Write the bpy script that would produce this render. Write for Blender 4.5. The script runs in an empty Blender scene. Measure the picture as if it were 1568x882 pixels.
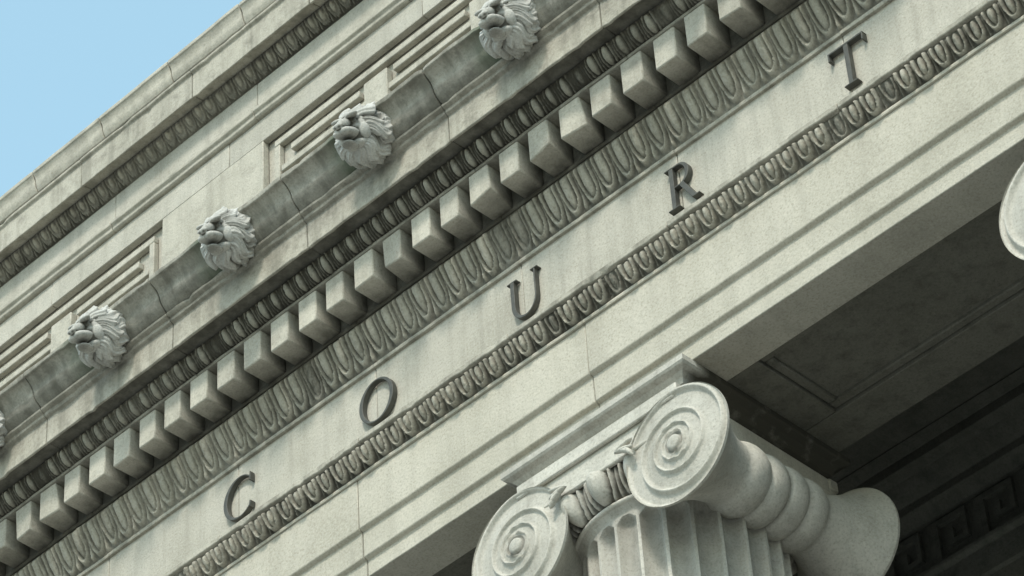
import bpy, bmesh, math, random
import numpy as np
from mathutils import Vector, Matrix, noise
random.seed(7); rng=np.random.RandomState(5)
ZO=15.0
X0,X1=-11.6,9.3
PX=1.256          # bay module (letters, lions)
LX=0.108          # X of letter U
scene=bpy.context.scene

# ------------------------------------------------------------------ materials
def new_mat(name):
    m=bpy.data.materials.new(name); m.use_nodes=True
    nt=m.node_tree; b=nt.nodes['Principled BSDF']
    return m,nt,b
def N(nt,t,**k):
    n=nt.nodes.new(t)
    for a,v in k.items():
        if a in n.inputs: n.inputs[a].default_value=v
        else: setattr(n,a,v)
    return n
def mixc(nt,fac,a,b,mode='MIX'):
    n=nt.nodes.new('ShaderNodeMix'); n.data_type='RGBA'; n.blend_type=mode; n.clamp_factor=True
    for idx,v in ((0,fac),(6,a),(7,b)):
        if hasattr(v,'links'): nt.links.new(v,n.inputs[idx])
        elif idx==0: n.inputs[0].default_value=v
        else: n.inputs[idx].default_value=(*v,1)
    return n.outputs[2]
def math_(nt,op,a,b=None,c=None,clamp=False):
    n=nt.nodes.new('ShaderNodeMath'); n.operation=op; n.use_clamp=clamp
    for i,v in enumerate((a,b,c)):
        if v is None: continue
        if hasattr(v,'links'): nt.links.new(v,n.inputs[i])
        else: n.inputs[i].default_value=v
    return n.outputs[0]
def ramp(nt,inp,p0,p1):
    n=nt.nodes.new('ShaderNodeMapRange'); n.clamp=True
    nt.links.new(inp,n.inputs[0]); n.inputs[1].default_value=p0; n.inputs[2].default_value=p1
    return n.outputs[0]
def stone(name,base=(0.465,0.435,0.37),grime=(0.12,0.11,0.09),grime_amt=0.35,streak=0.3,stain=False,rough=0.88,bump=0.75,blotch=0.25):
    m,nt,b=new_mat(name); L=nt.links
    tc=N(nt,'ShaderNodeTexCoord'); P=tc.outputs['Object']
    n1=N(nt,'ShaderNodeTexNoise',Scale=1.3,Detail=3.0,Roughness=0.6); L.new(P,n1.inputs['Vector'])
    n2=N(nt,'ShaderNodeTexNoise',Scale=70.0,Detail=2.0,Roughness=0.7); L.new(P,n2.inputs['Vector'])
    n3=N(nt,'ShaderNodeTexNoise',Scale=9.0,Detail=5.0,Roughness=0.65); L.new(P,n3.inputs['Vector'])
    n6=N(nt,'ShaderNodeTexNoise',Scale=3.2,Detail=5.0,Roughness=0.6); L.new(P,n6.inputs['Vector'])
    mp=N(nt,'ShaderNodeMapping'); mp.inputs['Scale'].default_value=(9,4,0.7); L.new(P,mp.inputs[0])
    n4=N(nt,'ShaderNodeTexNoise',Scale=1.0,Detail=4.0,Roughness=0.6); L.new(mp.outputs[0],n4.inputs['Vector'])
    col=mixc(nt,ramp(nt,n1.outputs[0],0.35,0.7),tuple(c*1.06 for c in base),tuple(c*f for c,f in zip(base,(0.86,0.86,0.84))))
    col=mixc(nt,math_(nt,'MULTIPLY',ramp(nt,n6.outputs[0],0.48,0.68),blotch),col,tuple(c*f for c,f in zip(base,(0.62,0.62,0.60))))
    col=mixc(nt,math_(nt,'MULTIPLY',ramp(nt,n2.outputs[0],0.52,0.72),0.5),col,(base[0]*.5,base[1]*.49,base[2]*.45))
    col=mixc(nt,math_(nt,'MULTIPLY',ramp(nt,n2.outputs[0],0.48,0.30),0.3),col,tuple(min(.8,c*1.3) for c in base))
    col=mixc(nt,math_(nt,'MULTIPLY',ramp(nt,n3.outputs[0],0.48,0.74),grime_amt),col,grime)
    col=mixc(nt,math_(nt,'MULTIPLY',ramp(nt,n4.outputs[0],0.48,0.68),streak),col,(base[0]*.42,base[1]*.42,base[2]*.40))
    at=N(nt,'ShaderNodeAttribute'); at.attribute_name='dirt'  # 'dirt' holds crevice grime and painted shade together
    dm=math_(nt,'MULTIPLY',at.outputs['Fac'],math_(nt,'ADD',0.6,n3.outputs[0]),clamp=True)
    col=mixc(nt,dm,col,(0.066,0.061,0.049))  # attribute mixes crevice grime with shade painted into the stone colour
    if stain:
        sx=N(nt,'ShaderNodeSeparateXYZ'); L.new(P,sx.inputs[0])
        ph=math_(nt,'DIVIDE',math_(nt,'SUBTRACT',sx.outputs[0],-0.46-0.12),1.24)
        fr=math_(nt,'SUBTRACT',ph,math_(nt,'ROUND',ph))
        d=math_(nt,'ADD',math_(nt,'ABSOLUTE',fr),math_(nt,'MULTIPLY',math_(nt,'SUBTRACT',n3.outputs[0],0.5),0.28))
        k=ramp(nt,d,0.23,0.06)
        col=mixc(nt,math_(nt,'MULTIPLY',k,0.85),col,(0.085,0.105,0.07))
    ta=N(nt,'ShaderNodeAttribute'); ta.attribute_name='tone'
    mul=math_(nt,'ADD',1.0,ta.outputs['Fac'])
    hv=N(nt,'ShaderNodeHueSaturation'); L.new(col,hv.inputs['Color']); L.new(mul,hv.inputs['Value'])
    L.new(hv.outputs[0],b.inputs['Base Color'])
    b.inputs['Roughness'].default_value=rough
    b.inputs['Specular IOR Level'].default_value=0.2
    n5=N(nt,'ShaderNodeTexNoise',Scale=40.0,Detail=5.0,Roughness=0.75); L.new(P,n5.inputs['Vector'])
    bp=N(nt,'ShaderNodeBump',Strength=bump,Distance=0.007); L.new(n5.outputs[0],bp.inputs['Height'])
    L.new(bp.outputs[0],b.inputs['Normal'])
    return m
M_stone=stone('limestone')
M_frieze=stone('limestone_frieze',base=(.445,.419,.362),grime_amt=0.12,streak=0.28,blotch=.18)
M_arch=stone('limestone_architrave',base=(0.475,0.442,0.372),grime_amt=0.08,streak=0.16,blotch=.15)
M_orn=stone('limestone_carved',base=(0.42,0.393,0.33),grime_amt=0.5,streak=0.25)
M_cor=stone('limestone_cornice',base=(0.43,0.402,0.34),grime_amt=0.6,streak=0.6)
M_sima=stone('limestone_sima_stained',base=(0.35,0.332,0.285),grime_amt=0.85,streak=0.8,stain=True,blotch=.5)
M_lion=stone('limestone_lion',base=(0.50,0.488,0.455),grime_amt=0.35,streak=0.25)
M_dark=stone('dark_limestone',base=(0.11,0.108,0.092),grime=(0.028,0.033,0.027),grime_amt=0.5,streak=0.3)  # much darker base colour, for portico interior and core blocks
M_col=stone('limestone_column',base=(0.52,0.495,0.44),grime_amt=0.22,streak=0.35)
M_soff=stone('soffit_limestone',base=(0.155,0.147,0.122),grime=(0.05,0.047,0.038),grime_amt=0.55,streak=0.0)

m,nt,b=new_mat('bronze_letter'); M_letter=m
nn=N(nt,'ShaderNodeTexNoise',Scale=25.0,Detail=4.0)
tc=N(nt,'ShaderNodeTexCoord'); nt.links.new(tc.outputs['Object'],nn.inputs['Vector'])
nt.links.new(mixc(nt,nn.outputs[0],(0.035,0.034,0.032),(0.12,0.118,0.10)),b.inputs['Base Color'])
b.inputs['Roughness'].default_value=0.6; b.inputs['Metallic'].default_value=0.2
def simple(name,c1,c2,scale,rough=0.9):
    m,nt,b=new_mat(name)
    nn=N(nt,'ShaderNodeTexNoise',Scale=scale,Detail=6.0)
    tc=N(nt,'ShaderNodeTexCoord'); nt.links.new(tc.outputs['Object'],nn.inputs['Vector'])
    nt.links.new(mixc(nt,nn.outputs[0],c1,c2),b.inputs['Base Color']); b.inputs['Roughness'].default_value=rough
    return m
M_pave=simple('concrete_pavement',(0.30,0.29,0.27),(0.42,0.41,0.38),3)
M_asph=simple('asphalt',(0.04,0.04,0.042),(0.07,0.07,0.07),8)
M_grnd=simple('ground_paving',(0.22,0.21,0.19),(0.32,0.31,0.28),0.5)
M_paint=simple('road_paint',(0.7,0.7,0.68),(0.8,0.8,0.78),5)
M_door=simple('bronze_door',(0.05,0.045,0.03),(0.09,0.08,0.05),6,0.5)
M_glass=simple('dark_window_glass',(0.02,0.025,0.03),(0.03,0.035,0.04),1,0.1)

# ------------------------------------------------------------------ helpers
def empty(name,loc=(0,0,0)):
    e=bpy.data.objects.new(name,None); e.location=loc; scene.collection.objects.link(e); return e
def np_mesh(name,V,F):
    k=F.shape[1]; me=bpy.data.meshes.new(name); me.vertices.add(len(V)); me.vertices.foreach_set('co',np.asarray(V,dtype=np.float32).ravel())
    me.loops.add(len(F)*k); me.loops.foreach_set('vertex_index',F.astype(np.int32).ravel()); me.polygons.add(len(F)); me.polygons.foreach_set('loop_start',np.arange(len(F),dtype=np.int32)*k); me.update(calc_edges=True); return me
def mk(name,V,F,mat,parent=None,tone=None,dirt=None,ang=32,bevel=0,loc=None):  # dirt: per-vertex grime plus painted shade
    if isinstance(F,np.ndarray): me=np_mesh(name,V,F)
    else:
        me=bpy.data.meshes.new(name); me.from_pydata([tuple(v) for v in V],[],F)
    for nm,arr in (('tone',tone),('dirt',dirt)):  # 'dirt' carries grime and painted shade
        if arr is not None:
            a=me.attributes.new(nm,'FLOAT','POINT'); a.data.foreach_set('value',np.asarray(arr,dtype=np.float32).ravel())
    if ang<180:
        bm=bmesh.new(); bm.from_mesh(me)
        bmesh.ops.recalc_face_normals(bm,faces=bm.faces)
        ca=math.radians(ang)
        for f in bm.faces: f.smooth=True
        for e in bm.edges:
            if len(e.link_faces)==2:
                if e.calc_face_angle(0)>ca: e.smooth=False
        bm.to_mesh(me); bm.free()
    else:
        me.polygons.foreach_set('use_smooth',np.ones(len(me.polygons),dtype=bool))
    me.materials.append(mat)
    o=bpy.data.objects.new(name,me); scene.collection.objects.link(o)
    if loc is not None: o.location=loc
    if parent: o.parent=parent
    if bevel:
        md=o.modifiers.new('Bevel','BEVEL'); md.width=bevel; md.segments=1; md.limit_method='ANGLE'; md.angle_limit=math.radians(50)
    return o
def boxVF(x0,x1,y0,y1,z0,z1,V,F):
    n=len(V)
    V+= [(x0,y0,z0),(x1,y0,z0),(x1,y1,z0),(x0,y1,z0),(x0,y0,z1),(x1,y0,z1),(x1,y1,z1),(x0,y1,z1)]
    F+= [[n,n+1,n+2,n+3],[n+4,n+7,n+6,n+5],[n,n+4,n+5,n+1],[n+1,n+5,n+6,n+2],[n+2,n+6,n+7,n+3],[n+3,n+7,n+4,n]]
def box(name,x0,x1,y0,y1,z0,z1,mat,parent,bevel=0.006):
    V,F=[],[]; boxVF(x0,x1,y0,y1,z0,z1,V,F)
    return mk(name,V,F,mat,parent,bevel=bevel)
def joints(off,pitch,x0=X0,x1=X1):
    k=math.ceil((x0-off)/pitch+0.15); r=[x0]
    while off+k*pitch<x1-0.15: r.append(off+k*pitch); k+=1
    r.append(x1); return r
def run(name,prof,back,xs,mat,parent,seg=0.12,jit=0.003,gap=0.004,tv=0.06,bevel=0.004,chip=0.0,dirt_shade_f=None):
    V,F,T,D=[],[],[],[]
    npf=len(prof); poly=list(prof)+[(back,prof[-1][1]),(back,prof[0][1])]
    m=len(poly)
    for i in range(len(xs)-1):
        a,bx=xs[i]+gap/2,xs[i+1]-gap/2
        n=max(1,int((bx-a)/seg)); t=random.uniform(-tv,tv*.6); dy=random.uniform(-.002,.002)
        base=len(V)
        for s in range(n+1):
            x=a+(bx-a)*s/n
            for j,(y,z) in enumerate(poly):
                if j<npf:
                    q=Vector((x*3.1,z*9,y*9)); y2=y+dy+jit*noise.noise(q*1.7); z2=z+jit*noise.noise(q*1.7+Vector((9,3,1)))
                    if chip:
                        c=noise.noise(Vector((x*11,z*14,y*6)))
                        if c>.30: y2+=chip*(c-.30)*4
                else: y2,z2=y,z
                V.append((x,y2,z2)); T.append(t); D.append(dirt_shade_f(y,z) if dirt_shade_f else 0)
        for s in range(n):
            for j in range(m):
                k=(j+1)%m
                F.append([base+s*m+j,base+s*m+k,base+(s+1)*m+k,base+(s+1)*m+j])
        F.append([base+j for j in range(m)][::-1]); F.append([base+n*m+j for j in range(m)])
    return mk(name,V,F,mat,parent,tone=T,dirt=D,bevel=bevel)
def resample(prof,n):
    p=np.array(prof,float); d=np.r_[0,np.cumsum(np.hypot(*np.diff(p,axis=0).T))]
    s=np.linspace(0,d[-1],n+1); q=np.c_[np.interp(s,d,p[:,0]),np.interp(s,d,p[:,1])]
    t=np.gradient(q,axis=0); t/=np.linalg.norm(t,axis=1)[:,None]
    nrm=np.c_[-t[:,1],t[:,0]]
    return q,nrm
def egg(a,b):
    q=(a/.46)**2+((b-.50)/.46)**2
    e=np.sqrt(np.clip(1-q,0,1)); rq=np.sqrt(q)
    ring=.62*np.exp(-((rq-1.5)/.2)**2)*(b<.97)
    dart=.6*np.exp(-((np.abs(a)-1)/.09)**2)*np.clip(1.25-b,0,1)
    return np.maximum(np.maximum(e,ring),dart)
def bigegg(a,b):
    q=(a/.52)**2+((b-.60)/.58)**2
    e=1.15*np.sqrt(np.clip(1-q,0,1)); rq=np.sqrt(q)
    ring=.50*np.exp(-((rq-1.42)/.12)**2)*(b<.97)
    dart=.4*np.exp(-((np.abs(a)-1)/.06)**2)*np.clip(1.25-b,0,1)
    return np.maximum(np.maximum(e,ring),dart)
def arch(a,b):
    q=(a/.38)**2+((b-.60)/.38)**2; e=.9*np.sqrt(np.clip(1-q,0,1))
    r=np.sqrt((a/.78)**2+((b-.76)/.74)**2)
    ring=1.0*np.exp(-((r-.88)/.14)**2)
    dart=.35*np.exp(-((np.abs(a)-1)/.1)**2)
    return np.maximum(np.maximum(e,ring),dart)
def tongue(a,b):
    r=np.sqrt((a/.80)**2+(np.clip(.62-b,0,1)/.58)**2)
    ring=.85*np.exp(-((r-.88)/.11)**2)
    q=(a/.48)**2+(np.clip(.62-b,0,1)/.40)**2
    inner=.85*np.sqrt(np.clip(1-q,0,1))*np.clip(1.3-b*.6,0,1)
    w=.10+.12*np.clip(.5-b,0,1)
    dart=.75*np.exp(-((np.abs(a)-1)/w)**2)*np.clip(1.15-1.1*b,0,1)
    return np.maximum(np.maximum(inner,ring),dart)
def leaf(a,b):
    w=.92*np.clip(1-(1-b)**2.6,0.02,1)**.6
    w=np.where(b<.12,.02+.9*b,w)
    body=np.clip(1-(np.abs(a)/w)**5,0,1)*.7
    rimr=np.exp(-((np.abs(a)/w-.86)/.13)**2)*.45
    pod=.8*np.sqrt(np.clip(1-(a/.33)**2-((b-.62)/.27)**2,0,1))
    dart=.8*np.exp(-((np.abs(a)-1)/.1)**2)*np.clip(1-b*1.0,0,1)
    return np.maximum.reduce([body*.55+rimr,pod*.6+.5*(pod>0),dart])
def band(name,prof,x0,x1,pitch,fun,amp,mat,parent,nu=20,nv=16,dirt_shade_amt=.8,thr=.75,base_d=0.0):
    n=int(round((x1-x0)/pitch)); pitch=(x1-x0)/n
    q,nr=resample(prof,nv)
    a=np.tile(np.linspace(-1,1,nu,endpoint=False),n); a=np.r_[a,-1]
    unit=np.r_[np.repeat(np.arange(n),nu),n-1]
    xs=x0+np.arange(n*nu+1)*pitch/nu
    bb=np.linspace(0,1,nv+1)
    jamp=rng.uniform(.72,1.1,n); jb=rng.uniform(-.08,.08,n); ja=rng.uniform(-.08,.08,n)
    br=rng.rand(n)<.07; jamp[br]*=.4
    A,Bb=np.meshgrid(a,bb,indexing='ij')
    U=unit[:len(a)]
    H=fun(A+ja[U][:,None]*(1-A*A),Bb+jb[U][:,None]*np.sin(np.pi*Bb))*jamp[U][:,None]
    edge=np.minimum(1,np.minimum(Bb,1-Bb)*12)
    H*=edge
    H+= .045*rng.randn(*H.shape)*edge
    Y=q[:,0][None,:]+nr[:,0][None,:]*amp*H; Z=q[:,1][None,:]+nr[:,1][None,:]*amp*H
    X=np.repeat(xs[:,None],nv+1,1)
    V=np.stack([X,Y,Z],-1).reshape(-1,3)
    I=np.arange(len(xs)*(nv+1)).reshape(len(xs),nv+1)
    F=np.stack([I[:-1,:-1],I[1:,:-1],I[1:,1:],I[:-1,1:]],-1).reshape(-1,4)
    un=.75+.25*np.sin(xs*1.9+1)*np.sin(xs*.73+.4)
    dirt=np.clip(base_d+np.clip((thr-H)*1.6,0,1)*dirt_shade_amt*un[:,None],0,1)  # low parts of the carving darkened: grime plus painted crevice shade
    return mk(name,V,F,mat,parent,dirt=dirt.ravel(),ang=180)

# ------------------------------------------------------------------ courthouse
B=empty('courthouse_building',(0,0,ZO))
aj=[x for x in joints(.585,1.885) if abs(x-2.47)>.1]; lj=joints(LX-.02,PX); sj=joints(.09,PX)
run('architrave_front',[(0,-1.381),(0,-1.266),(-.012,-1.262),(-.030,-1.252),(-.030,-1.076),(-.042,-1.072),(-.060,-1.060),(-.060,-.701)],.28,aj,M_arch,B)
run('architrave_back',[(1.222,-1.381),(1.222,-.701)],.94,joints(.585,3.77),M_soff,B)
V,F=[],[]
boxVF(X0,X1,.275,.945,-1.335,-.72,V,F)
for n in range(-4,4):
    c=.582+3.77*n
    if X0<c-.75 and c+.75<X1+.1: boxVF(max(X0,c-.92),min(X1,c+.92),.282,.938,-1.378,-1.3,V,F)
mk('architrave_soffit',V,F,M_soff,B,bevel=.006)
V,F=[],[]
for n in range(-4,3):
    a=.582+3.77*n+.92; b_=a+3.77-1.84
    a=max(a,X0); b_=min(b_,X1)
    if b_-a<.4: continue
    boxVF(a+.002,b_-.002,.283,.34,-1.36,-1.30,V,F); boxVF(a+.002,b_-.002,.88,.937,-1.36,-1.30,V,F)
    boxVF(a+.003,a+.06,.342,.878,-1.36,-1.30,V,F); boxVF(b_-.06,b_-.003,.342,.878,-1.36,-1.30,V,F)
mk('soffit_panel_moulding',V,F,M_soff,B,bevel=.008)
run('taenia_lower_fillet',[(-.074,-.701),(-.078,-.690),(-.074,-.679)],.28,aj,M_arch,B,bevel=0)
band('taenia_leaf_moulding',[(-.064,-.679),(-.072,-.65),(-.094,-.61),(-.122,-.575),(-.136,-.545)],X0,X1,PX/10.5,arch,.050,M_orn,B,nu=24,nv=18,dirt_shade_amt=1.0,thr=.7)
run('taenia_top_fillet',[(-.150,-.545),(-.166,-.541),(-.166,-.505),(-.150,-.498),(-.002,-.478)],.28,lj,M_cor,B,seg=.04,chip=.010)
run('frieze',[(0,-.500),(0,.125)],.28,lj,M_frieze,B,seg=.2,jit=.0015)
run('frieze_cap_fillet',[(-.020,.122),(-.024,.134),(-.020,.148)],.28,sj,M_cor,B,bevel=0)
band('bed_leaf_moulding',[(-.016,.148),(-.026,.20),(-.050,.26),(-.085,.31),(-.118,.36),(-.132,.402)],X0,X1,PX/9,tongue,.048,M_orn,B,nu=26,nv=22,dirt_shade_amt=1.0,thr=.55)
run('dentil_backing',[(-.148,.402),(-.148,.43),(-.140,.434),(-.140,.662)],.28,sj,M_orn,B,dirt_shade_f=lambda y,z:.9)  # backing darkened in colour to paint the shade between dentils
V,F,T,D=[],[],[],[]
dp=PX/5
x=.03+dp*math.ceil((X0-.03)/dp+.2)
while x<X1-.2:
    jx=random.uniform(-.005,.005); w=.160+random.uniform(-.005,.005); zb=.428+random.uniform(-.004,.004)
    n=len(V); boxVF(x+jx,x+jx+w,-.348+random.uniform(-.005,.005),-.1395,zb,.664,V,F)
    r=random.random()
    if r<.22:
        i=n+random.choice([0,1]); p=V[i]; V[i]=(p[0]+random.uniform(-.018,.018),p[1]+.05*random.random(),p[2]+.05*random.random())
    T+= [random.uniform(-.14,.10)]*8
    D+= [.0,.0,.9,.9,0,0,.9,.9]  # rear corners dark: gap shade painted onto dentil sides and undersides
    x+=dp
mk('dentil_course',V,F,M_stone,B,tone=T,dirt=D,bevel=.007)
run('dentil_cap_fillet',[(-.335,.6645),(-.352,.668),(-.352,.690),(-.338,.696)],.28,sj,M_cor,B,dirt_shade_f=lambda y,z:.35)
band('corona_egg_moulding',[(-.338,.696),(-.362,.705),(-.392,.725),(-.418,.755),(-.432,.795)],X0,X1,PX/11,egg,.040,M_orn,B,dirt_shade_amt=.9,thr=.8,base_d=.30)  # base_d paints in the shade under the corona
run('corona',[(-.425,.800),(-.528,.800),(-.531,.787),(-.550,.787),(-.550,.988),(-.562,.992),(-.578,1.000),(-.578,1.022),(-.590,1.024),(-.606,1.034),(-.612,1.050)],.28,sj,M_cor,B,seg=.05,chip=.010,dirt_shade_f=lambda y,z:(.75 if z>.795 and z<.81 else (.25 if z>.985 else 0)))  # underside darkening is shade painted into the colour
cy=[]
for i in range(13):
    t=i/12
    y=-.600-.145*(t-math.sin(2*math.pi*t)/(2*math.pi)*-.75); z=1.052+.172*t
    cy.append((y,z))
run('sima',cy+[(-.762,1.226),(-.765,1.232),(-.765,1.262),(-.75,1.268),(-.1,1.30)],.28,sj,M_sima,B,seg=.04,jit=.007,gap=.008,chip=.008,dirt_shade_f=lambda y,z:(.25 if z<1.13 else 0))
PT=2.78
run('attic_plinth',[(-.05,1.27),(-.05,1.9),(-.0,1.94)],.4,joints(.3,1.5),M_frieze,B,seg=.4)
run('attic_wall_recess',[(.060,1.93),(.060,3.02)],.4,joints(.3,1.9),M_frieze,B,seg=.4)
run('attic_wall_base',[(0,1.93),(0,2.24)],.052,joints(.3,1.5),M_frieze,B,seg=.4)
run('attic_wall_top',[(0,PT),(0,2.995)],.052,joints(-.6,1.9),M_frieze,B,seg=.4)
V,F=[],[]
wide=[(-3.20+5.2*k,-2.16+5.2*k) for k in (-2,-1,0,1,2)]
wide=[(max(a,X0),min(b,X1)) for a,b in wide if b>X0 and a<X1]
for a,b_ in wide: boxVF(a,b_,.0,.055,2.238,PT+.002,V,F)
prev=X0
for a,b_ in wide+[(X1,X1)]:
    if a-prev>.5:
        p,q=prev+.10,a-.10
        boxVF(p,q,.012,.058,2.65,2.705,V,F)
        n=max(1,int(round((q-p)/1.0))); st=(q-p)/n
        for i in range(n):
            boxVF(p+i*st+.16,p+(i+1)*st-.16,.012,.058,2.52,2.575,V,F)
        for i in range(1,n):
            boxVF(p+i*st-.11,p+i*st+.11,.004,.058,2.24,2.585,V,F)
        boxVF(p,p+.05,.0125,.0575,2.24,2.649,V,F); boxVF(q-.05,q,.0125,.0575,2.24,2.649,V,F)
        boxVF(p+.06,q-.06,.016,.0582,2.39,2.445,V,F)
    prev=b_
mk('attic_fret_panels',V,F,M_stone,B,bevel=.005)
run('attic_string_mould',[(-.02,2.995),(-.035,3.005),(-.035,3.03),(-.055,3.045),(-.055,3.075),(-.02,3.092)],.4,joints(-2.2,1.5),M_stone,B)
run('attic_fascia',[(-.010,3.088),(-.010,3.35)],.4,joints(-2.2,1.5),M_frieze,B,seg=.3)
band('attic_leaf_moulding',[(-.012,3.35),(-.03,3.37),(-.055,3.40),(-.085,3.43),(-.100,3.468)],X0,X1,.105,leaf,.032,M_orn,B,nu=16,nv=14,dirt_shade_amt=.9,base_d=.15)
run('attic_corona',[(-.09,3.468),(-.178,3.455),(-.182,3.434),(-.200,3.432),(-.200,3.655),(-.212,3.662),(-.222,3.668),(-.222,3.69)],.4,joints(-2.66,1.2),M_cor,B,seg=.05,chip=.008)
cy=[]
for i in range(9):
    t=i/8; cy.append((-.224-.052*(t+math.sin(2*math.pi*t)*.11),3.694+.135*t))
run('parapet_sima',cy+[(-.284,3.832),(-.287,3.862),(-.27,3.872),(.1,3.93)],.4,joints(-2.83,.748),M_stone,B,gap=.010,tv=.1)
box('attic_block',X0+.05,X1-.05,.39,9,1.0,3.86,M_stone,B)
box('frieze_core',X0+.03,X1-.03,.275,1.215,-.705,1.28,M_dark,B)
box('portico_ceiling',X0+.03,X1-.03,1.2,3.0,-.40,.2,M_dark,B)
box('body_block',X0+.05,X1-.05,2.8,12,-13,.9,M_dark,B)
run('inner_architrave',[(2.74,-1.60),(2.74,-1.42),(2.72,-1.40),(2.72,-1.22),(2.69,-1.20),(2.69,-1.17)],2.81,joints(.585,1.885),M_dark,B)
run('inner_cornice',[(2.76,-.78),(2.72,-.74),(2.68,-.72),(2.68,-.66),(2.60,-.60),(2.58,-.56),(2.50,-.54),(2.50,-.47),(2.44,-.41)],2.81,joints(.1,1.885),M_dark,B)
V,F=[],[]
x=X0+.1; u=.036; zc=-1.14
while x<X1-.5:
    y0,y1=2.765,2.81
    def bb(i0,i1,j0,j1,e=0): boxVF(x+i0*u,x+i1*u,y0+e,y1,zc+j0*u,zc+j1*u,V,F)
    bb(0,10,0,1); bb(0,1,1.001,9,.001); bb(1.001,7,8,9,.002); bb(6,7,3,7.999,.003); bb(3,5.999,3,4,.004); bb(3,4,4.001,6.2,.005); bb(9,10,1.001,9,.001)
    x+=10*u+.001
mk('greek_key_frieze',V,F,M_dark,B)
run('pier_pilasters',[(2.72,-12.9),(2.72,-1.7)],2.81,[X0,X0+.8],M_dark,B)
for c in (-6.96,-3.19,.582,4.35):
    box('doorway' if c==.582 else 'window_opening',c+.9,c+2.9,2.76,2.81,-13+(0 if c==.582 else 1.2),-6,M_door if c==.582 else M_glass,B)
    V,F=[],[]
    boxVF(c+.7,c+.9,2.70,2.81,-13,-5.8,V,F); boxVF(c+2.9,c+3.1,2.70,2.81,-13,-5.8,V,F); boxVF(c+.6,c+3.2,2.66,2.81,-5.79,-5.5,V,F)
    mk('door_surround',V,F,M_stone,B,bevel=.01)
V,F=[],[]
for i in range(13):
    z=-13.0-i*.154; boxVF(X0-.4-i*.3,X1+.4+i*.3,-.6-i*.33,11.5 if i==0 else -.6-(i-1)*.33,-15.2,z,V,F)
mk('entrance_steps',V,F,M_pave,B)

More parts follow.
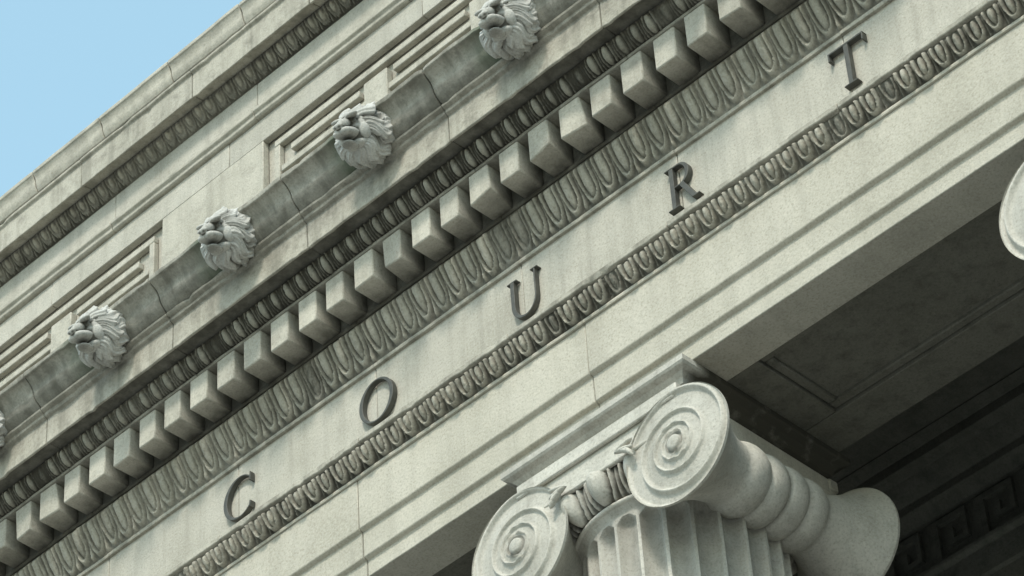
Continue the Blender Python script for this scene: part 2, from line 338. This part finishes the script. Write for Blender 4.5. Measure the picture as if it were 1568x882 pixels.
# ------------------------------------------------------------------ ionic columns
def column_meshes():
    parts=[]
    nth=24*16; th=np.arange(nth)/nth*2*math.pi
    zt=-2.06
    zs=np.r_[-2.00,-2.012,-2.03,-2.045,np.linspace(-2.056,-2.16,14),np.linspace(-2.25,-12.2,24),-12.3,-12.4]
    s=((np.arange(nth)/16.0)%1)*2-1
    S,Z=np.meshgrid(s,zs,indexing='ij'); TH=np.repeat(th[:,None],len(zs),1)
    t=np.clip((-2.0-Z)/10.4,0,1)
    R=.570+.085*t**1.5+.012*np.sin(t*math.pi)
    R=R+.035*np.clip((Z+2.045)/.045,0,1)**1.5+ .05*np.clip((-12.15-Z)/.25,0,1)**2
    hw=.0597; w=.84
    q=(S/w)**2+np.clip((Z-(zt-hw))/hw,0,9)**2+np.clip((-12.15-Z)/hw,0,9)**2
    D=np.sqrt(np.clip(1-q,0,1)); R2=R-.052*D
    V=np.stack([R2*np.cos(TH),R2*np.sin(TH),Z],-1).reshape(-1,3)
    I=np.arange(nth*len(zs)).reshape(nth,len(zs)); J=np.roll(I,-1,0)
    F=np.stack([I[:,:-1],J[:,:-1],J[:,1:],I[:,1:]],-1).reshape(-1,4)
    parts.append(('shaft',V,F,(D*.30+.22*np.clip((Z+2.35)/.3,0,1)).clip(0,.7).ravel(),40))  # shade under the capital painted in; flute hollows darkened too
    def rev(name,prof,n=96,ang=35):
        th=np.arange(n)/n*2*math.pi; p=np.array(prof)
        V=np.stack([p[None,:,0]*np.cos(th)[:,None],p[None,:,0]*np.sin(th)[:,None],np.repeat(p[None,:,1],n,0)],-1).reshape(-1,3)
        I=np.arange(n*len(p)).reshape(n,len(p)); J=np.roll(I,-1,0)
        F=np.stack([I[:,:-1],J[:,:-1],J[:,1:],I[:,1:]],-1).reshape(-1,4)
        parts.append((name,V,F,np.zeros(len(V)),ang))
    tor=lambda r,z,a,b:[(r+a*math.cos(x),z+b*math.sin(x)) for x in np.linspace(-math.pi/2,math.pi/2,9)]
    rev('astragal',[(.55,-2.003)]+tor(.600,-1.988,.020,.016)+[(.60,-1.968),(.55,-1.96)])
    rev('base_mouldings',[(.60,-12.38),(.70,-12.40),(.70,-12.43)]+[(r,z) for r,z in tor(.69,-12.49,.06,.055)][::-1]+[(.70,-12.56),(.68,-12.62),(.73,-12.68)]+[(r,z) for r,z in tor(.76,-12.76,.08,.07)][::-1]+[(.60,-12.83)])
    ne,nu,nv=18,28,22
    prof=[(-.592,-1.968),(-.612,-1.955),(-.640,-1.91),(-.662,-1.86),(-.672,-1.79)]
    q,nr=resample(prof,nv)
    a=np.tile(np.linspace(-1,1,nu,endpoint=False),ne); bb=np.linspace(0,1,nv+1)
    A,Bm=np.meshgrid(a,bb,indexing='ij'); H=bigegg(A,Bm)*np.minimum(1,np.minimum(Bm,1-Bm)*12)
    th=np.arange(ne*nu)/(ne*nu)*2*math.pi
    Rr=-(q[:,0][None,:]+nr[:,0][None,:]*.078*H); Zz=q[:,1][None,:]+nr[:,1][None,:]*.050*H
    V=np.stack([Rr*np.cos(th)[:,None],Rr*np.sin(th)[:,None],Zz],-1).reshape(-1,3)
    I=np.arange(len(th)*(nv+1)).reshape(len(th),nv+1); J=np.roll(I,-1,0)
    F=np.stack([I[:,:-1],J[:,:-1],J[:,1:],I[:,1:]],-1).reshape(-1,4)
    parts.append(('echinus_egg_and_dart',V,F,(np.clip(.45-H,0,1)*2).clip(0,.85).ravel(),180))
    lv=[(.585,-1.515),(.620,-1.50),(.632,-1.47),(.655,-1.445),(.690,-1.43),(.700,-1.418),(.700,-1.383)]
    V,F,D=[],[],[]; k=12; m=4*k
    for h,z in lv:
        for side in range(4):
            for i in range(k):
                t=-1+2*i/k
                x,y={0:(t,-1),1:(1,t),2:(-t,1),3:(-1,-t)}[side]
                V.append((x*h,y*h,z)); D.append(.12 if y*h<-.57 else .95)  # sides and back darkened: soot together with painted shade
    for i in range(len(lv)-1):
        for j in range(m): F.append([i*m+j,i*m+(j+1)%m,i*m+m+(j+1)%m,i*m+m+j])
    F.append(list(range(m))); n=m*(len(lv)-1); F.append([n+j for j in range(m)])
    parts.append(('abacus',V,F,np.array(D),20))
    HX=.595; CZ=-1.957; R0=.366
    for sx in (-1,1):
        for sy in (-1,1):
            nr_,nt_=64,128
            r=np.linspace(0,1,nr_)**.9*R0; t=np.arange(nt_)/nt_*2*math.pi
            RR,TT=np.meshgrid(r,t,indexing='ij')
            ph=np.log(np.maximum(RR,1e-4)/R0)/math.log(.60)-((math.pi/2-TT)/(2*math.pi))%1
            d=np.abs(ph-np.round(ph))
            ridge=np.exp(-(d/.085)**2); ridge=np.where(RR<.062,0,ridge)
            rim=np.clip((RR/R0-.94)/.03,0,1)
            H=.017*np.maximum(ridge,rim)+.045*np.clip(1-RR/R0,0,1)**1.4-.011*(1-ridge)*np.clip((RR/R0),0,1)
            eye=np.sqrt(np.clip(1-(RR/.050)**2,0,1)); H=np.where(RR<.050,.036+.020*eye,np.where(RR<.062,.026,H))
            X=sx*(HX+RR*np.cos(TT)); Z=CZ+RR*np.sin(TT); Y=sy*(.69+H)
            V=np.stack([X,Y,Z],-1).reshape(-1,3)
            I=np.arange(nr_*nt_).reshape(nr_,nt_); J=np.roll(I,-1,1)
            F=np.stack([I[:-1],I[1:],J[1:],J[:-1]],-1).reshape(-1,4)
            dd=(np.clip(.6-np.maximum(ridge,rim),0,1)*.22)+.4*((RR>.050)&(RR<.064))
            parts.append(('volute',V,F,dd.ravel(),180))
        ys=np.linspace(0,1,91); rr=[]; dq=[]
        for t in ys:
            u=min(t,1-t)
            if u<.27: rad=.190+(R0-.190)*(1-u/.27)**1.9; dq.append(0)
            else:
                v=(t-.27)/.46; k=v*4; f=k-math.floor(k); c=math.sqrt(max(0,1-(2*f-1)**2))
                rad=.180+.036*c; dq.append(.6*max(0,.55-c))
            rr.append(rad)
        rr=np.array(rr); rr=np.r_[rr[0],rr,rr[-1]]; yy=np.r_[-.706,-.69+1.38*ys,.706]; dq=np.r_[0,dq,0]
        n=64; t=np.arange(n)/n*2*math.pi
        V=np.stack([sx*HX+rr[:,None]*np.cos(t),np.repeat(yy[:,None],n,1),CZ+rr[:,None]*np.sin(t)],-1).reshape(-1,3)
        I=np.arange(len(rr)*n).reshape(len(rr),n); J=np.roll(I,-1,1)
        F=np.stack([I[:-1],I[1:],J[1:],J[:-1]],-1).reshape(-1,4)
        parts.append(('bolster',V,F,np.repeat(dq[:,None],n,1).ravel(),38))
    V,F=[],[]
    boxVF(-.60,.60,-.665,.665,-1.79,-1.512,V,F)
    for sy in (-1,1):
        y0,y1=sorted((sy*.664,sy*.695))
        boxVF(-.60,.60,y0,y1,-1.622,-1.592,V,F); boxVF(-.40,.40,y0,y1,-1.802,-1.774,V,F)
        boxVF(-.61,.61,*sorted((sy*.60,sy*.676)),-1.591,-1.511,V,F)
    parts.append(('canalis',V,F,np.zeros(len(V)),20))
    bm=bmesh.new()
    for sx in (-1,1):
        for sy in (-1,1):
            for i in range(4):
                a=-.25+i*.42
                L=.070-.006*i
                mt=Matrix.Translation((sx*(.31-math.cos(a)*L*.9),sy*.735,-1.80-math.sin(a)*L*.9+.01))@Matrix.Rotation(sx*a,4,'Y')@Matrix.Diagonal((L,.022,.014,1))
                bmesh.ops.create_uvsphere(bm,u_segments=12,v_segments=8,radius=1,matrix=mt)
    V=[tuple(v.co) for v in bm.verts]; bm.verts.index_update(); F=[[v.index for v in f.verts] for f in bm.faces]; bm.free()
    parts.append(('palmettes',V,F,np.zeros(len(V)),60))
    V,F=[],[]; boxVF(-.86,.86,-.86,.86,-12.999,-12.83,V,F)
    parts.append(('plinth',V,F,np.zeros(len(V)),20))
    return parts
parts=column_meshes(); meshes=[]
for k in range(-3,3):
    c=.582+3.77*k
    e=empty('ionic_column',(c,.61,ZO))
    if not meshes:
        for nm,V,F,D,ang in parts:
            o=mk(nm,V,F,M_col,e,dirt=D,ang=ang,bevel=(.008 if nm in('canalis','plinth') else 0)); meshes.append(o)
    else:
        for o in meshes:
            p=o.copy(); p.parent=e; scene.collection.objects.link(p)

# ------------------------------------------------------------------ bronze letters
H=.315; ZC=-.150
def letter_parts(ch):
    P=[]
    def strip(o,i,closed=False): P.append(('s',o,i,closed))
    def poly(*p): P.append(('p',p))
    el=lambda cx,cz,a,b,t0,t1,n=40:[(cx+a*math.cos(t),cz+b*math.sin(t)) for t in np.linspace(t0,t1,n)]
    if ch=='O':
        strip(el(0,0,.47,.51,0,2*math.pi,65)[:-1],el(0,0,.375,.475,0,2*math.pi,65)[:-1],True)
    if ch=='C':
        a0=math.radians(42); a1=math.radians(318)
        strip(el(.05,0,.46,.51,a0,a1),el(.08,0,.385,.475,a0*1.03,a1-.02))
        poly((.35,.25),(.39,.25),(.39,.46),(.365,.46)); poly((.36,-.25),(.40,-.27),(.375,-.41),(.34,-.39))
    if ch=='U':
        o=[(-.32,.5)]+el(-.0,-.12,.32,.39,math.pi,2*math.pi,30)+[(.32,.5)]
        i=[(-.225,.5)]+el(.03,-.12,.255,.345,math.pi,2*math.pi,30)+[(.285,.5)]
        strip(o,i); poly((-.40,.472),(-.15,.472),(-.15,.5),(-.40,.5)); poly((.21,.472),(.39,.472),(.39,.5),(.21,.5))
    if ch=='R':
        poly((-.25,-.48),(-.15,-.48),(-.15,.48),(-.25,.48))
        o=[(-.16,.5)]+el(-.02,.24,.24,.26,math.pi/2,-math.pi/2,24)+[(-.16,-.02)]
        i=[(-.16,.468)]+el(-.04,.235,.175,.23,math.pi/2,-math.pi/2,24)+[(-.16,.008)]
        strip(o,i)
        poly((-.04,0.0),(.06,0.03),(.33,-.47),(.41,-.472),(.41,-.5),(.23,-.5))
        poly((-.34,-.5),(-.07,-.5),(-.07,-.472),(-.34,-.472)); poly((-.34,.472),(-.15,.472),(-.15,.5),(-.34,.5))
    if ch=='T':
        poly((-.05,-.48),(.05,-.48),(.05,.46),(-.05,.46)); poly((-.40,.46),(.40,.46),(.40,.5),(-.40,.5))
        poly((-.40,.5),(-.375,.5),(-.36,.32),(-.40,.30)); poly((.40,.5),(.375,.5),(.36,.32),(.40,.30))
        poly((-.15,-.5),(.15,-.5),(.15,-.472),(-.15,-.472))
    return P
LZ=(-.022,-.018,-.012,-.004,.010)
for k,ch in enumerate('COURT'):
    V,F=[],[]
    for j,p in enumerate(letter_parts(ch)):
        yf=-.042-.0007*j; yb=-.004+.0007*j
        if p[0]=='p':
            n=len(V); q=p[1]; m=len(q)
            for y in (yf,yb): V+=[(a*H,y,c*H) for a,c in q]
            F.append([n+i for i in range(m)]); F.append([n+m+i for i in range(m)][::-1])
            for i in range(m): F.append([n+i,n+(i+1)%m,n+m+(i+1)%m,n+m+i])
        else:
            _,o,i_,cl=p; m=len(o); n=len(V)
            for pts,y in ((o,yf),(i_,yf),(o,yb),(i_,yb)): V+=[(a*H,y,c*H) for a,c in pts]
            for i in range(m if cl else m-1):
                i2=(i+1)%m
                F+= [[n+i,n+i2,n+m+i2,n+m+i],[n+2*m+i,n+3*m+i,n+3*m+i2,n+2*m+i2],[n+i,n+2*m+i,n+2*m+i2,n+i2],[n+m+i,n+m+i2,n+3*m+i2,n+3*m+i]]
            if not cl:
                for i in (0,m-1): F.append([n+i,n+m+i,n+3*m+i,n+2*m+i])
    mk('bronze_letter_'+ch.lower(),V,F,M_letter,None,ang=30,bevel=.002,loc=(LX+(k-2)*PX+.014,0,ZO+ZC+LZ[k]))

# ------------------------------------------------------------------ lion heads
def ico(sub):
    bm=bmesh.new(); bmesh.ops.create_icosphere(bm,subdivisions=sub,radius=1)
    V=np.array([v.co[:] for v in bm.verts]); F=np.array([[v.index for v in f.verts] for f in bm.faces]); bm.free(); return V,F
ICO=ico(3)
def lion_mesh(seed):
    rg=np.random.RandomState(seed); Vs,Fs=[],[]; off=[0]
    def ell(c,r,rot=None):
        V,F=ICO; v=V*np.array(r)
        if rot is not None: v=v@np.array(rot.to_3x3()).T
        Vs.append(v+np.array(c)); Fs.append(F+off[0]); off[0]+=len(V)
    rx=lambda a:Matrix.Rotation(math.radians(a),4,'X')
    ry=lambda a:Matrix.Rotation(math.radians(a),4,'Y')
    ell((0,.0,-.005),(.128,.120,.135))
    ell((0,-.085,.072),(.082,.052,.050),rx(30))
    ell((0,-.150,.024),(.040,.078,.036),rx(26))
    ell((0,-.226,-.014),(.042,.018,.020))
    ell((0,-.130,-.045),(.074,.090,.040))
    for s in (-1,1):
        ell((s*.032,-.185,-.052),(.038,.045,.027))
        ell((s*.054,-.128,.070),(.054,.030,.016),ry(s*-6))
        ell((s*.056,-.108,.034),(.019,.012,.011))
        ell((s*.082,-.040,-.030),(.044,.060,.065))
    ell((0,-.135,-.126),(.050,.060,.017),rx(-12)); ell((0,-.05,-.105),(.085,.06,.035))
    V=np.concatenate(Vs); F=np.concatenate(Fs)
    o=bpy.data.objects.new('lion_tmp',np_mesh('lion_tmp',V,F)); scene.collection.objects.link(o)
    md=o.modifiers.new('r','REMESH'); md.mode='VOXEL'; md.voxel_size=.005
    ms=o.modifiers.new('s','SMOOTH'); ms.factor=.5; ms.iterations=6
    dg=bpy.context.evaluated_depsgraph_get(); ev=o.evaluated_get(dg)
    fm=bpy.data.meshes.new_from_object(ev); bpy.data.objects.remove(o)
    n=len(fm.vertices); co=np.empty(n*3); fm.vertices.foreach_get('co',co); co=co.reshape(-1,3)
    nr=np.empty(n*3); fm.vertices.foreach_get('normal',nr); nr=nr.reshape(-1,3)
    bm=bmesh.new(); bm.from_mesh(fm); bmesh.ops.triangulate(bm,faces=bm.faces); FF=np.array([[v.index for v in f.verts] for f in bm.faces]); bm.free()
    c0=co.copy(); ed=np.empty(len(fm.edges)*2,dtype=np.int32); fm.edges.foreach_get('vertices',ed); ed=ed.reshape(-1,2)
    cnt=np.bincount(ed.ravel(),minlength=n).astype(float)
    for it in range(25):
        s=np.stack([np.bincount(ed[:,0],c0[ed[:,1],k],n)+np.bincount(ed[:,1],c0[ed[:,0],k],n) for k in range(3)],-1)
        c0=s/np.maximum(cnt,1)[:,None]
    cav=((c0-co)*nr).sum(1); dF=np.clip((cav+.0003)/.004,0,1)*.9  # face creases darkened: grime and painted cavity shade
    for c_,rd,am in (((.056,-.112,.040),.026,.9),((-.056,-.112,.040),.026,.9),((0,-.150,-.096),.045,.9),((.016,-.236,-.024),.010,.9),((-.016,-.236,-.024),.010,.9)):  # eye sockets, mouth, nostrils: hollow shade painted as dark spots
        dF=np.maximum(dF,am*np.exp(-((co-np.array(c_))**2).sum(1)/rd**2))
    na,npH=420,230
    a=np.arange(na)/na*2*math.pi-math.pi; ph=np.radians(np.linspace(28,165,npH))
    A,P=np.meshgrid(a,ph,indexing='ij')
    mr=(.160,.150,.168); mc=np.array((0,.070,0))
    Aw=A+.27*np.cos(A)*(P-.5)+.12*np.sin(P*6.5+1.2*np.sin(2*A))
    H=np.full(A.shape,-9.)
    starts=np.radians([36,56,76,98,122]); D=math.radians(34)
    for k,st in enumerate(starts):
        nl=(11,12,13,12,11)[k]
        q=Aw/(2*math.pi)*nl+.5*(k%2)+.13*k
        i=np.floor(q).astype(int)%nl; x=(q-np.floor(q))*2-1
        jh=rg.uniform(-.45,.45,nl)[i]; jl=rg.uniform(-.22,.25,nl)[i]; jw=rg.uniform(.2,.8,nl)[i]
        x2=x+jw*.40*np.sin(3*(P-st)/D)*(1-x*x)
        f=(P-st)/D-jl
        w=np.sqrt(np.clip(1-f**3.,0,1))
        inside=(f>-.6)&(f<1)&(np.abs(x2)<w)
        prof=np.sqrt(np.clip(1-(x2/np.maximum(w,.02))**2,0,1))
        h=.15+.60*f+jh+1.0*prof+.14*np.cos(x2*8.5)*prof
        h=np.where(inside,h,-9.)
        H=np.maximum(H,h)
    H=np.clip(np.where(H<-1,-.3,H),-.3,2)
    rad=1+.20*H
    X=mr[0]*np.sin(P)*np.cos(A)*rad; Z=mr[2]*np.sin(P)*np.sin(A)*rad; Y=-mr[1]*np.cos(P)*(1+.10*H)
    V2=np.stack([X,Y,Z],-1).reshape(-1,3)+mc
    I=np.arange(na*npH).reshape(na,npH); J=np.roll(I,-1,0)
    Q=np.stack([I[:,:-1],J[:,:-1],J[:,1:],I[:,1:]],-1).reshape(-1,4)
    T=np.concatenate([Q[:,[0,1,2]],Q[:,[0,2,3]]])
    d2=np.clip((1.2-H)*1.3,0,1).ravel()*.95  # grooves between locks darkened: grime and painted shade
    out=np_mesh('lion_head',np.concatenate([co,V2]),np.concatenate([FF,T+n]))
    at_=out.attributes.new('dirt','FLOAT','POINT'); at_.data.foreach_set('value',np.r_[dF,d2].astype(np.float32))  # 'dirt' here: grime plus painted shade of face hollows and mane grooves
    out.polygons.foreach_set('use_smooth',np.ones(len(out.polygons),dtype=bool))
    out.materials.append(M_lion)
    return out
lms=[lion_mesh(1),lion_mesh(2),lion_mesh(5)]
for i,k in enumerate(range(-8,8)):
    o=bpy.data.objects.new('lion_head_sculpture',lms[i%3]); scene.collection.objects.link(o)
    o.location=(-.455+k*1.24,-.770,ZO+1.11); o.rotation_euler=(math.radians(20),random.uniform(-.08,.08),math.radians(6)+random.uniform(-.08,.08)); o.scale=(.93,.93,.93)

# ------------------------------------------------------------------ ground
def sheet(name,x0,x1,y0,y1,z,mat):
    return mk(name,[(x0,y0,z),(x1,y0,z),(x1,y1,z),(x0,y1,z)],[[0,1,2,3]],mat)
sheet('ground',-700,700,-700,700,0,M_grnd)
box('pavement',-80,80,-14.5,-4.95,0.004,.13,M_pave,None)
sheet('road',-300,300,-27,-14.6,.004,M_asph)
V,F=[],[]
for i in range(-30,30): boxVF(i*5,i*5+2.4,-20.9,-20.75,.006,.010,V,F)
mk('road_marking',V,F,M_paint)

# ------------------------------------------------------------------ camera
r=Vector((.7053,.7059,-.0571)); u=Vector((.4995,-.4391,.7464)); f=Vector((-.5018,.5552,.6630)).normalized()
r=(r-f*r.dot(f)).normalized(); u=(-f).cross(r).normalized()
C=Vector((10.036,-11.104,-13.26+ZO))
cd=bpy.data.cameras.new('camera'); cam=bpy.data.objects.new('camera',cd); scene.collection.objects.link(cam)
M=Matrix((( r.x,u.x,-f.x,C.x),(r.y,u.y,-f.y,C.y),(r.z,u.z,-f.z,C.z),(0,0,0,1)))
cam.matrix_world=M
cd.sensor_width=36; cd.lens=36*5194/1568; cd.clip_end=3000; cd.clip_start=.1
scene.camera=cam

# ------------------------------------------------------------------ light
EL,AZ=math.radians(46),math.radians(24)
sd=Vector((math.sin(AZ)*math.cos(EL),-math.cos(AZ)*math.cos(EL),math.sin(EL)))
sl=bpy.data.lights.new('sun','SUN'); sl.energy=2.8; sl.angle=math.radians(9); sl.color=(1,.95,.87)
so=bpy.data.objects.new('sun',sl); scene.collection.objects.link(so)
so.rotation_euler=sd.to_track_quat('Z','Y').to_euler()
w=bpy.data.worlds.new('World'); scene.world=w; w.use_nodes=True; nt=w.node_tree
sk=nt.nodes.new('ShaderNodeTexSky'); sk.sky_type='NISHITA'; sk.sun_disc=False
sk.sun_elevation=EL; sk.sun_rotation=math.atan2(sd.x,sd.y)
sk.air_density=1.3; sk.dust_density=1.5; sk.ozone_density=1.5
bg=nt.nodes['Background']
mx=nt.nodes.new('ShaderNodeMix'); mx.data_type='RGBA'; mx.blend_type='MULTIPLY'; mx.inputs[0].default_value=1
nt.links.new(sk.outputs[0],mx.inputs[6]); mx.inputs[7].default_value=(1.4,1.5,1.4,1)
ad=nt.nodes.new('ShaderNodeMix'); ad.data_type='RGBA'; ad.blend_type='ADD'; ad.inputs[0].default_value=1
nt.links.new(mx.outputs[2],ad.inputs[6]); ad.inputs[7].default_value=(1.35,2.15,2.05,1)   # bright thin haze
nt.links.new(ad.outputs[2],bg.inputs[0]); bg.inputs[1].default_value=.15
scene.view_settings.view_transform='Standard'; scene.view_settings.look='None'; scene.view_settings.exposure=0
